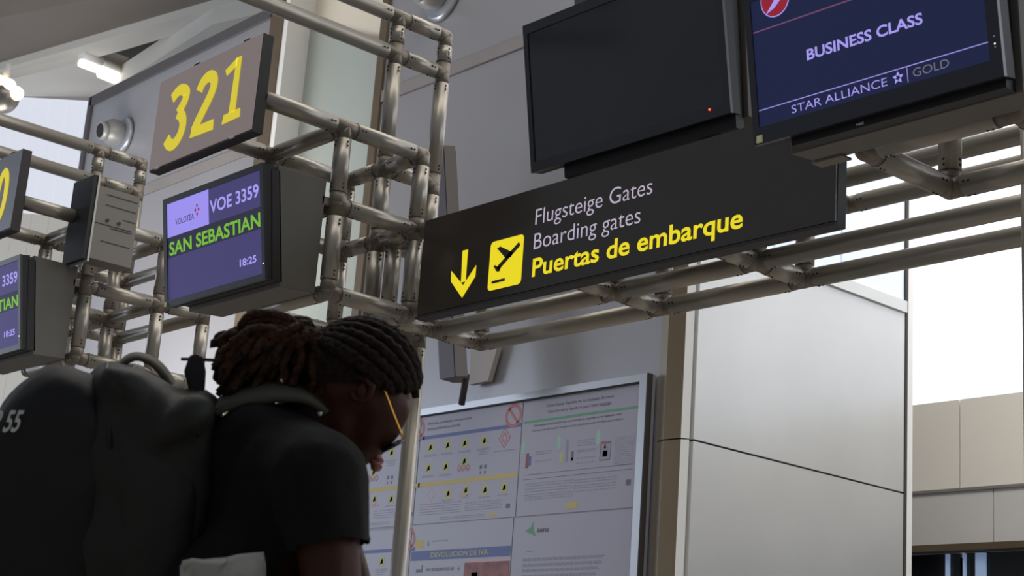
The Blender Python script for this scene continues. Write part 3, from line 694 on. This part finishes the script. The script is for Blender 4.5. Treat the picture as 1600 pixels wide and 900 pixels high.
knee = {k: hip-ZU*.42+FU*.07+SV*.1*k for k in (1, -1)}
ank = {k: Vector((hip.x, hip.y, .09))+FU*(.03)+SV*.11*k for k in (1, -1)}
b = MB()
# head and face
chain(b, [(PX(556, 594, .008), .077), (PX(556, 594, -.008), .077)])
for dv in (.018, -.018): chain(b, [(PX(575, 608, dv), .062), (PX(592, 634, dv*.8), .055), (PX(580, 670, dv), .044), (PX(566, 688, dv*.7), .036)])
chain(b, [(PX(604, 668, .018), .026), (PX(604, 668, -.018), .026)])            # brow
chain(b, [(PX(598, 676, 0), .012), (PX(594, 700, 0), .013), (PX(590, 702, 0), .014)])  # nose
for dv in (.012, -.012): ball(b, PX(588, 702, dv), .009)
chain(b, [(PX(572, 706, .012), .02), (PX(572, 706, -.012), .02)])
chain(b, [(PX(556, 712, .008), .024), (PX(556, 712, -.008), .024)])            # chin
for dv in (.042, -.042): chain(b, [(PX(540, 625, dv), .03), (PX(532, 665, dv*.95), .026), (PX(552, 700, dv*.5), .024)])
chain(b, [(PX(528, 618, 0), .062), (PX(490, 655, 0), .062), (PX(445, 700, 0), .07)])
# torso, limbs
for dv in (-.09, 0, .09): chain(b, [(PX(450, 748, dv), .085), (PX(432, 860, dv), .088), (hip+SV*dv*.8+ZU*.1, .1), (hip+SV*dv, .1)])
for k in (1, -1):
    chain(b, [(PX(455, 715, .05*k), .06), (sh[k], .062), (PX(510, 830, .21) if k > 0 else sh[k].lerp(elb[k], .4), .053), (elb[k], .042), (elb[k].lerp(wri[k], .35), .042), (wri[k], .027)])
    chain(b, [(hip+SV*.09*k, .092), (knee[k], .058), (knee[k].lerp(ank[k], .35), .056), (ank[k], .038)])
    d = (wri[k]-elb[k]).normalized(); sd = SV*k
    palm = wri[k]+d*.05
    for t in (-.022, 0, .022): chain(b, [(wri[k], .022), (palm+sd*t+d*.03, .017)])
    for j, L in enumerate((.062, .075, .07, .055)):
        q0 = palm+d*.04+sd*(-.03+.02*j); q1 = q0+d*L*.5-ZU*.008; chain(b, [(q0, .0105), (q1, .0095), (q1+d*L*.35-ZU*.022, .0085)], .4)
    chain(b, [(wri[k]+d*.02-sd*.02, .013), (wri[k]+d*.05-sd*.045-ZU*.008, .0115), (wri[k]+d*.08-sd*.052-ZU*.02, .0095)], .4)
remesh(b, 'body', .0065, SKIN, man, 7)
# lips, ear, eyes
b = MB(); b.tube([PX(585, 706, .02), PX(590, 716, .012), PX(592, 719, 0), PX(590, 716, -.012), PX(585, 706, -.02)], [.003, .0075, .009, .0075, .003], 8)
b.tube([PX(578, 714, .018), PX(586, 724, .01), PX(588, 728, 0), PX(586, 724, -.01), PX(578, 714, -.018)], [.003, .0085, .0105, .0085, .003], 8)
b.build('lips', mat('lips', (120, 62, 56), .35), man)
for k in (1, -1):
    b = MB(); ee = [(562, 590), (574, 592), (582, 603), (578, 616), (566, 625), (554, 622), (550, 612)]
    b.tube([PX(x, y, k*(.085+.006*math.sin(i))) for i, (x, y) in enumerate(ee)], [.004, .006, .0065, .006, .0055, .007, .004], 8)
    b.tube([PX(572, 600, k*.083), PX(566, 612, k*.085), PX(558, 616, k*.083)], .0045, 6)
    b.sph(PX(563, 609, k*.078), .017, 12, 8, (1, .5, 1)); b.build('ear', SKIN, man)
    b = MB(); b.sph(PX(598, 679, k*.03), .0105, 12, 8); b.build('eye', mat('eye_white', (210, 200, 190), .3), man)
# hair
hr = MB(); HC = PX(561, 592); A_, B_, C_ = .0955, .0965, .091
def hp(a, bb, c, k=1): return HC+RT*a*A_*k+DN*bb*B_*k-FW*c*C_*k
def hairline(a, bb, c): return bb < .02+.16*max(0, a)-.06*max(0, -a)
vs = []; fs = []; n, m_ = 48, 30
for j in range(m_+1):
    t = PI*j/m_
    for i in range(n): vs.append(hp(math.sin(t)*math.cos(2*PI*i/n), math.sin(t)*math.sin(2*PI*i/n), math.cos(t), .97))
for j in range(m_):
    for i in range(n):
        t = PI*(j+.5)/m_; a = math.sin(t)*math.cos(2*PI*(i+.5)/n); c = math.cos(t); bb = math.sin(t)*math.sin(2*PI*(i+.5)/n)
        if hairline(a, bb, c): fs.append((j*n+i, (j+1)*n+i, (j+1)*n+(i+1) % n, j*n+(i+1) % n))
hr.add(vs, fs, True); hair = hr.build('hair', HAIR, man)
T = Vector((-.80, -.66, 0)).normalized()
for i in range(13):
    c = -.92+1.84*i/12; s_ = Vector((math.sqrt(max(.02, 1-c*c)), .17, c)).normalized()
    if abs(c) > .8: s_ = Vector((.45, .06, c)).normalized()
    ang = s_.angle(T); pts = []; rr_ = []
    K2 = 26
    for k in range(K2+1):
        f = k/K2; d = (s_*math.sin((1-f)*ang)+T*math.sin(f*ang))/math.sin(ang)
        pts.append(hp(d.x, d.y, d.z, 1.0+.006*math.sin(k*2.4+i))); rr_.append((.0115-.004*f)*(1+.14*math.sin(k*2.9+i*1.3))*(.6 if k == 0 else 1))
    MB().tube(pts, rr_, 8).build('braid', HAIR, hair)
for (x, y, dv, L) in ((640, 598, .03, 14), (646, 604, .0, 18), (632, 600, .055, 16), (622, 602, .066, 12)):
    MB().tube([PX(x-22, y-16, dv), PX(x, y-4, dv), PX(x+4, y+L, dv)], [.009, .0095, .006], 8).build('braid', HAIR, hair)
MB().tube([hp(T.x, T.y, 0, 1.05)+(DN*.03*math.cos(t)+FW*.03*math.sin(t))*.8+RT*.004*math.cos(t) for t in [i*2*PI/12 for i in range(13)]], .005, 8).build('hair_tie', BLACKM, man)
rd = random.Random(11)
cr_ = MB(); cr_.sph(PX(415, 565, 0), .048, 14, 10, (1.1, .9, .9)); cr_.sph(PX(450, 545), .036, 12, 8); cr_.build('dread_core', HAIR, hair, kind='stuff')
ends = [(336, 538), (341, 556), (335, 575), (337, 596), (341, 614), (346, 632), (358, 630), (372, 628), (386, 618), (400, 606), (415, 602), (432, 602), (450, 604), (466, 606), (480, 614), (492, 622), (502, 618), (360, 545), (372, 560), (356, 580), (362, 604), (385, 590), (405, 590), (428, 585), (450, 585), (470, 590), (352, 618), (345, 590), (380, 570), (410, 560), (440, 560), (395, 545)]
for i, (x, y) in enumerate(ends*3):
    dv = rd.uniform(-.05, .06); s0 = PX(484+rd.uniform(-5, 4), 514+rd.uniform(-10, 14), dv*.4)
    f0 = (486-x)/150
    c1 = PX(486-f0*rd.uniform(40, 90), 500+rd.uniform(-3, 24)+(12 if f0 < .35 else 0), dv*.9)
    c2 = PX(x+rd.uniform(6, 38), max(y-rd.uniform(20, 60), 508), dv*1.15); e = PX(x+rd.uniform(-3, 5), y+rd.uniform(-5, 5), dv)
    pts = []; rr_ = []; ph = rd.uniform(0, 6); am = rd.uniform(.004, .0085)
    for k in range(21):
        f = k/20; g = 1-f; q = s0*g**3+c1*3*g*g*f+c2*3*g*f*f+e*f**3
        q = q+(RT*math.sin(f*13+ph)+DN*math.cos(f*11+ph*1.7)-FW*math.sin(f*12+ph*2))*am*math.sin(PI*min(1, f*1.15))**.5 if 0 < f < .98 else q
        pts.append(q); rr_.append(rd.uniform(.0062, .0092)*(1 if k < 19 else .7))
    MB().tube(pts, rr_, 7).build('dreadlock', DREAD, hair)
for arc in ([(470, 512), (448, 497), (425, 491), (400, 490), (385, 497), (377, 508), (374, 520)], [(470, 516), (440, 503), (412, 499), (404, 508), (398, 520)], [(380, 525), (360, 522), (345, 534), (334, 537), (335, 543)], [(376, 518), (366, 528), (350, 545), (347, 570)]):
    MB().tube([PX(x, y, .02) for x, y in arc], [.0085, .009, .0088, .0085, .008, .0075, .006][:len(arc)], 8).build('dreadlock', DREAD, hair)
for x, y, dv in ((441, 593, .06), (500, 645, .075)): MB().sph(PX(x, y, dv), .0042, 10, 8, (1, 1, 1.3)).build('bead' if x < 460 else 'stud', mat('pearl', (220, 220, 226), .2, .3), hair if x < 460 else man)
# glasses
gl = MB(); gl.tube([PX(588, 606, .080), PX(597, 603, .082), PX(602, 613, .082), PX(615, 648, .080), PX(626, 676, .074), PX(630, 684, .07)], [.0012, .0018, .0018, .0018, .0022, .0026], 8)
gl.tube([PX(588, 606, -.080), PX(602, 613, -.082), PX(615, 648, -.080), PX(630, 684, -.07)], .0018, 8)
gl.tube([PX(622, 690, .012), PX(624, 688, 0), PX(622, 690, -.012)], .002, 8)
glo = gl.build('glasses', GOLD, man, 'gold-framed glasses')
ua = (PX(633, 686)-PX(598, 704)); un = ua.normalized(); fn = un.cross(FW).normalized()
for k in (1, -1):
    cc = PX(614.5, 696, .036*k)+fn*0; l1 = []; 
    for i in range(20):
        t = 2*PI*i/20; l1.append(cc+un*(math.copysign(abs(math.cos(t))**.8, math.cos(t))*.0195)-FW*(math.sin(t)*.031))
    MB().hexa([p-DN*.001 for p in l1], [p+DN*.002 for p in l1]).build('lens', mat('dark_lens', (14, 12, 12), .08, coat=.5), glo)
    MB().tube(l1+[l1[0], l1[1]], .0024, 6).build('rim', mat('dark_rim', (40, 24, 18), .3), glo)
# shirt
b = MB()
for dv in (-.10, -.04, .04, .10): chain(b, [(PX(452, 745, dv*.9), .104), (PX(430, 860, dv), .106), (hip+SV*dv+ZU*.14, .11), (hip+SV*dv-ZU*.02, .112)])
chain(b, [(PX(468, 702, 0), .072), (PX(445, 730, 0), .095)])
for dv in (-.08, -.03, .03, .08): chain(b, [(PX(440, 708, dv*.8), .078), (PX(400, 676, dv), .058), (PX(374, 694, dv), .054), (PX(366, 770, dv), .045), (PX(362, 880, dv), .06)])
arm1 = PX(512, 838, .22); ax1 = (elb[1]-sh[1]).normalized()
for k in (1, -1):
    chain(b, [(PX(450, 735, .07*k), .095), (sh[k]+(Vector((0, 0, 0))), .084), ((arm1 if k > 0 else sh[k].lerp(elb[k], .42)), .0665), ((arm1 if k > 0 else sh[k].lerp(elb[k], .42))+ax1*.06, .065)])
hem = {1: PX(512, 855, .22), -1: sh[-1].lerp(elb[-1], .5)}
def cut(c):
    for k in (1, -1):
        a = (elb[k]-sh[k]).normalized(); d = (c-hem[k]); t = d.dot(a)
        if t > 0 and (d-a*t).length < .085 and t < .2 and (c-hem[k]).dot(SV)*k > -.045: return True
    return c.z < hip.z-.06
remesh(b, 'shirt', .008, TEE, man, 5, cut)
b = MB()
for k in (1, -1): chain(b, [(hip+SV*.05*k+ZU*.04, .116), (hip+SV*.095*k-ZU*.06, .11), (knee[k], .078), (ank[k]+ZU*.04, .066)])
remesh(b, 'trousers', .012, TROU, man, 4)
for k in (1, -1):
    b = MB(); chain(b, [(ank[k]-ZU*.035-FU*.03, .045), (ank[k]-ZU*.045+FU*.06, .045), (ank[k]-ZU*.055+FU*.14, .036)])
    remesh(b, 'shoe', .008, mat('dark_shoe', (30, 30, 32), .6), man, 3, lambda c: c.z < .004)

# ------------------------------------------------------------------ backpack
bag = empty('backpack', PX(150, 800, 0), 'large black and olive backpack with white 55 lettering on the person\'s back', 'backpack')
def sack(mb, out, cen, T_, dv0, shrink=.2, K=8, pw=3.2, sub=1):
    P = [Vector(q) for q in out]
    for _ in range(sub):
        Q = []
        for a, c in zip(P, P[1:]+[P[0]]): Q += [a*.75+c*.25, a*.25+c*.75]
        P = Q
    n = len(P); c = Vector(cen); vs = []; fs = []; rows = 2*K+1
    for r_ in range(rows):
        t = (r_-K)/K; t = math.copysign(abs(t)**.6, t); s_ = 1-shrink*abs(t)**pw
        for q in P:
            e = c+(q-c)*s_; vs.append(PX(e.x, e.y, dv0+T_*t))
    for r_ in range(rows-1):
        for i in range(n): fs.append((r_*n+i, r_*n+(i+1) % n, (r_+1)*n+(i+1) % n, (r_+1)*n+i))
    lo = len(vs)
    for r_ in (0, rows-1):
        prev = [r_*n+i for i in range(n)]
        for s2, dd in ((.8, .012), (.5, .02), (.2, .024)):
            cur = []
            for i in range(n):
                q = P[i]; e = c+(q-c)*(1-shrink)*s2; vs.append(PX(e.x, e.y, dv0+(T_+dd)*(-1 if r_ == 0 else 1))); cur.append(len(vs)-1)
            for i in range(n): fs.append((prev[i], prev[(i+1) % n], cur[(i+1) % n], cur[i]))
            prev = cur
        fs.append(tuple(prev))
    mb.add(vs, fs, True)
def soft(name, sacks, m, strength, size, vox=.011):
    mb = MB()
    for a in sacks: sack(mb, *a)
    me = bpy.data.meshes.new(name); me.from_pydata(mb.v, [], mb.f)
    o = bpy.data.objects.new(name, me); COL.objects.link(o)
    r = o.modifiers.new('r', 'REMESH'); r.mode = 'VOXEL'; r.voxel_size = vox
    sm = o.modifiers.new('s', 'SMOOTH'); sm.iterations = 8
    tx = bpy.data.textures.new(name, 'CLOUDS'); tx.noise_scale = size; tx.noise_depth = 1
    d = o.modifiers.new('d', 'DISPLACE'); d.texture = tx; d.strength = strength; d.mid_level = .5; d.texture_coords = 'LOCAL'
    me2 = bpy.data.meshes.new_from_object(o.evaluated_get(bpy.context.evaluated_depsgraph_get())); bpy.data.objects.remove(o)
    me2.name = name; me2.polygons.foreach_set('use_smooth', [True]*len(me2.polygons)); return link(name, me2, m, bag)
soft('main_compartment', [([(150, 574), (165, 566), (190, 566), (212, 571), (247, 588), (287, 616), (306, 611), (326, 612), (345, 640), (342, 740), (318, 900), (262, 1070), (200, 1110), (60, 1110), (20, 900), (60, 700), (130, 610)], (190, 820), .13, .0, .1),
   ([(262, 640), (290, 618), (306, 610), (324, 612), (343, 630), (335, 668), (290, 690), (230, 715), (215, 700)], (290, 650), .14, .01, .12),
   ([(150, 576), (166, 567), (212, 571), (236, 584), (228, 620), (200, 640), (165, 640)], (190, 600), .137, .004, .12)], OLIVE, .02, .09)
soft('front_pocket', [([(-10, 660), (4, 628), (42, 590), (78, 568), (113, 566), (126, 582), (150, 577), (168, 640), (172, 800), (150, 1060), (20, 1090), (-110, 1040), (-130, 860), (-70, 720)], (40, 840), .135, .01, .1)], mat('black_pack_pocket', (9, 9, 9), .75, 0, .15, 10, .25, 14), .01, .12)
soft('side_panel', [([(175, 655), (215, 650), (260, 690), (300, 720), (318, 760), (305, 900), (258, 1030), (210, 1060), (170, 1060), (168, 800)], (240, 850), .139, .004, .1)], OLIVE, .012, .1)
for pts in ([(168, 568, .05), (163, 590, .10), (170, 640, .137), (172, 700, .15)], [(209, 571, .05), (207, 600, .11), (203, 625, .14)], [(322, 612, .04), (318, 640, .13), (312, 680, .145)], [(306, 612, .04), (303, 640, .13), (300, 680, .145)], [(97, 567, .04), (100, 590, .11), (92, 612, .135)]):
    MB().tube([PX(*q) for q in pts], .0035, 6).build('piping', BLACKM, bag)
MB().tube([PX(209, 606, .141), PX(205, 618, .143), PX(203, 632, .145)], [.002, .003, .002], 6).build('zip_pull', mat('olive_cord', (120, 112, 84), .5), bag)
def ribbon(name, A, B, th, m, parent, k=3):
    def sm(P):
        P = [Vector(q) for q in P]
        for _ in range(k-1):
            Q = [P[0]]
            for a, c in zip(P, P[1:]): Q += [a*.75+c*.25, a*.25+c*.75]
            P = Q+[P[-1]]
        return P
    A = sm(A); B = sm(B); n = len(A); vs = []
    for i in range(n):
        d = (A[min(i+1, n-1)]-A[max(i-1, 0)]).normalized(); q = (B[i]-A[i]).normalized(); nn = d.cross(q).normalized()*th
        vs += [A[i], B[i], B[i]-nn, A[i]-nn]
    fs = [(4*i+j, 4*i+(j+1) % 4, 4*(i+1)+(j+1) % 4, 4*(i+1)+j) for i in range(n-1) for j in range(4)]+[(0, 1, 2, 3), (4*n-4, 4*n-3, 4*n-2, 4*n-1)]
    return MB().add(vs, fs, True).build(name, m, parent)
ribbon('grab_strap', [PX(188, 570, -.02), PX(200, 558, -.02), PX(216, 554, -.02), PX(240, 562, -.02), PX(258, 578, -.02), PX(270, 600, -.02)], [PX(192, 574, .02), PX(205, 566, .02), PX(217, 563, .02), PX(236, 572, .02), PX(250, 588, .02), PX(262, 606, .02)], .006, STRAPM, bag)
ribbon('shoulder_strap', [PX(335, 640, .02), PX(360, 622, .02), PX(404, 602, .02), (PX(440, 598, .02)), PX(478, 612, .02), PX(498, 632, .03), PX(512, 650, .04)], [PX(340, 650, .10), PX(362, 640, .10), PX(400, 632, .10), PX(440, 628, .10), PX(474, 629, .10), PX(492, 638, .09), PX(505, 650, .07)], .012, STRAPM, bag)
MB().hexa([PX(x, y, .02) for x, y in ((296, 556), (306, 552), (316, 556), (322, 580), (320, 612), (296, 612), (287, 580))], [PX(x, y, -.02) for x, y in ((296, 556), (306, 552), (316, 556), (322, 580), (320, 612), (296, 612), (287, 580))]).build('buckle', BLACKM, bag, bevel=.004)
MB().tube([PX(283, 561, 0), PX(300, 561, 0), PX(338, 563, -.01)], .003, 6).build('cord', mat('brown_cord', (50, 36, 28), .7), bag)
tp_ = Plane(PX(0, 674, .158), RT, -DN, -FW)
tp_.text('lettering', '55', .0035, .0, .024, .033, mat('white_print', (200, 200, 196), .6), bag, .001, .02, .36)
tp_.text('lettering', 'P', -.0165, .0, .012, .033, MATS['white_print'], bag, .001, .02, .36)

# ------------------------------------------------------------------ pale cloth
cl_ = empty('cloth', PX(350, 930, .22), 'pale grey crumpled cloth between backpack and right arm, at the bottom edge', 'cloth')
top = [(284, 884), (290, 876), (300, 872), (318, 874), (335, 872), (352, 871), (372, 866), (392, 864), (412, 862), (415, 880)]
vs = []; fs = []; rows = 14; n = len(top)
for side in (0, 1):
    for r_ in range(rows):
        for i, (x, y) in enumerate(top):
            f = r_/(rows-1); w_ = math.sin(i*1.3+r_*.5)*.008+math.sin(i*2.9)*.006
            yy = y+f*120; e = .012*(1 if side == 0 else -1)*(math.sin(PI*min(1, (r_+.15)/3)/2) if r_ < 3 else 1)
            vs.append(PX(x-(3 if i == 0 else 0)+f*8*math.sin(i), yy, .262+w_+e))
for side in (0, 1):
    o_ = side*rows*n
    for r_ in range(rows-1):
        for i in range(n-1): fs.append((o_+r_*n+i, o_+r_*n+i+1, o_+(r_+1)*n+i+1, o_+(r_+1)*n+i))
for i in range(n-1): fs += [(i, i+1, rows*n+i+1, rows*n+i), ((rows-1)*n+i, (rows-1)*n+i+1, 2*rows*n-n+i+1, 2*rows*n-n+i)]
for r_ in range(rows-1): fs += [(r_*n, (r_+1)*n, rows*n+(r_+1)*n, rows*n+r_*n), (r_*n+n-1, (r_+1)*n+n-1, rows*n+(r_+1)*n+n-1, rows*n+r_*n+n-1)]
CLM = mat('pale_cloth', (168, 166, 158), .8, 0, .06, 12, .2, 30)
MB().add(vs, fs, True).build('sheet', CLM, cl_)
MB().tube([PX(286, 888, .282), PX(288, 880, .285), PX(300, 877, .287), (PX(320, 880, .287)), PX(345, 879, .285), PX(352, 876, .28)], [.004, .005, .004, .004, .004, .003], 8).build('rolled_edge', CLM, cl_)
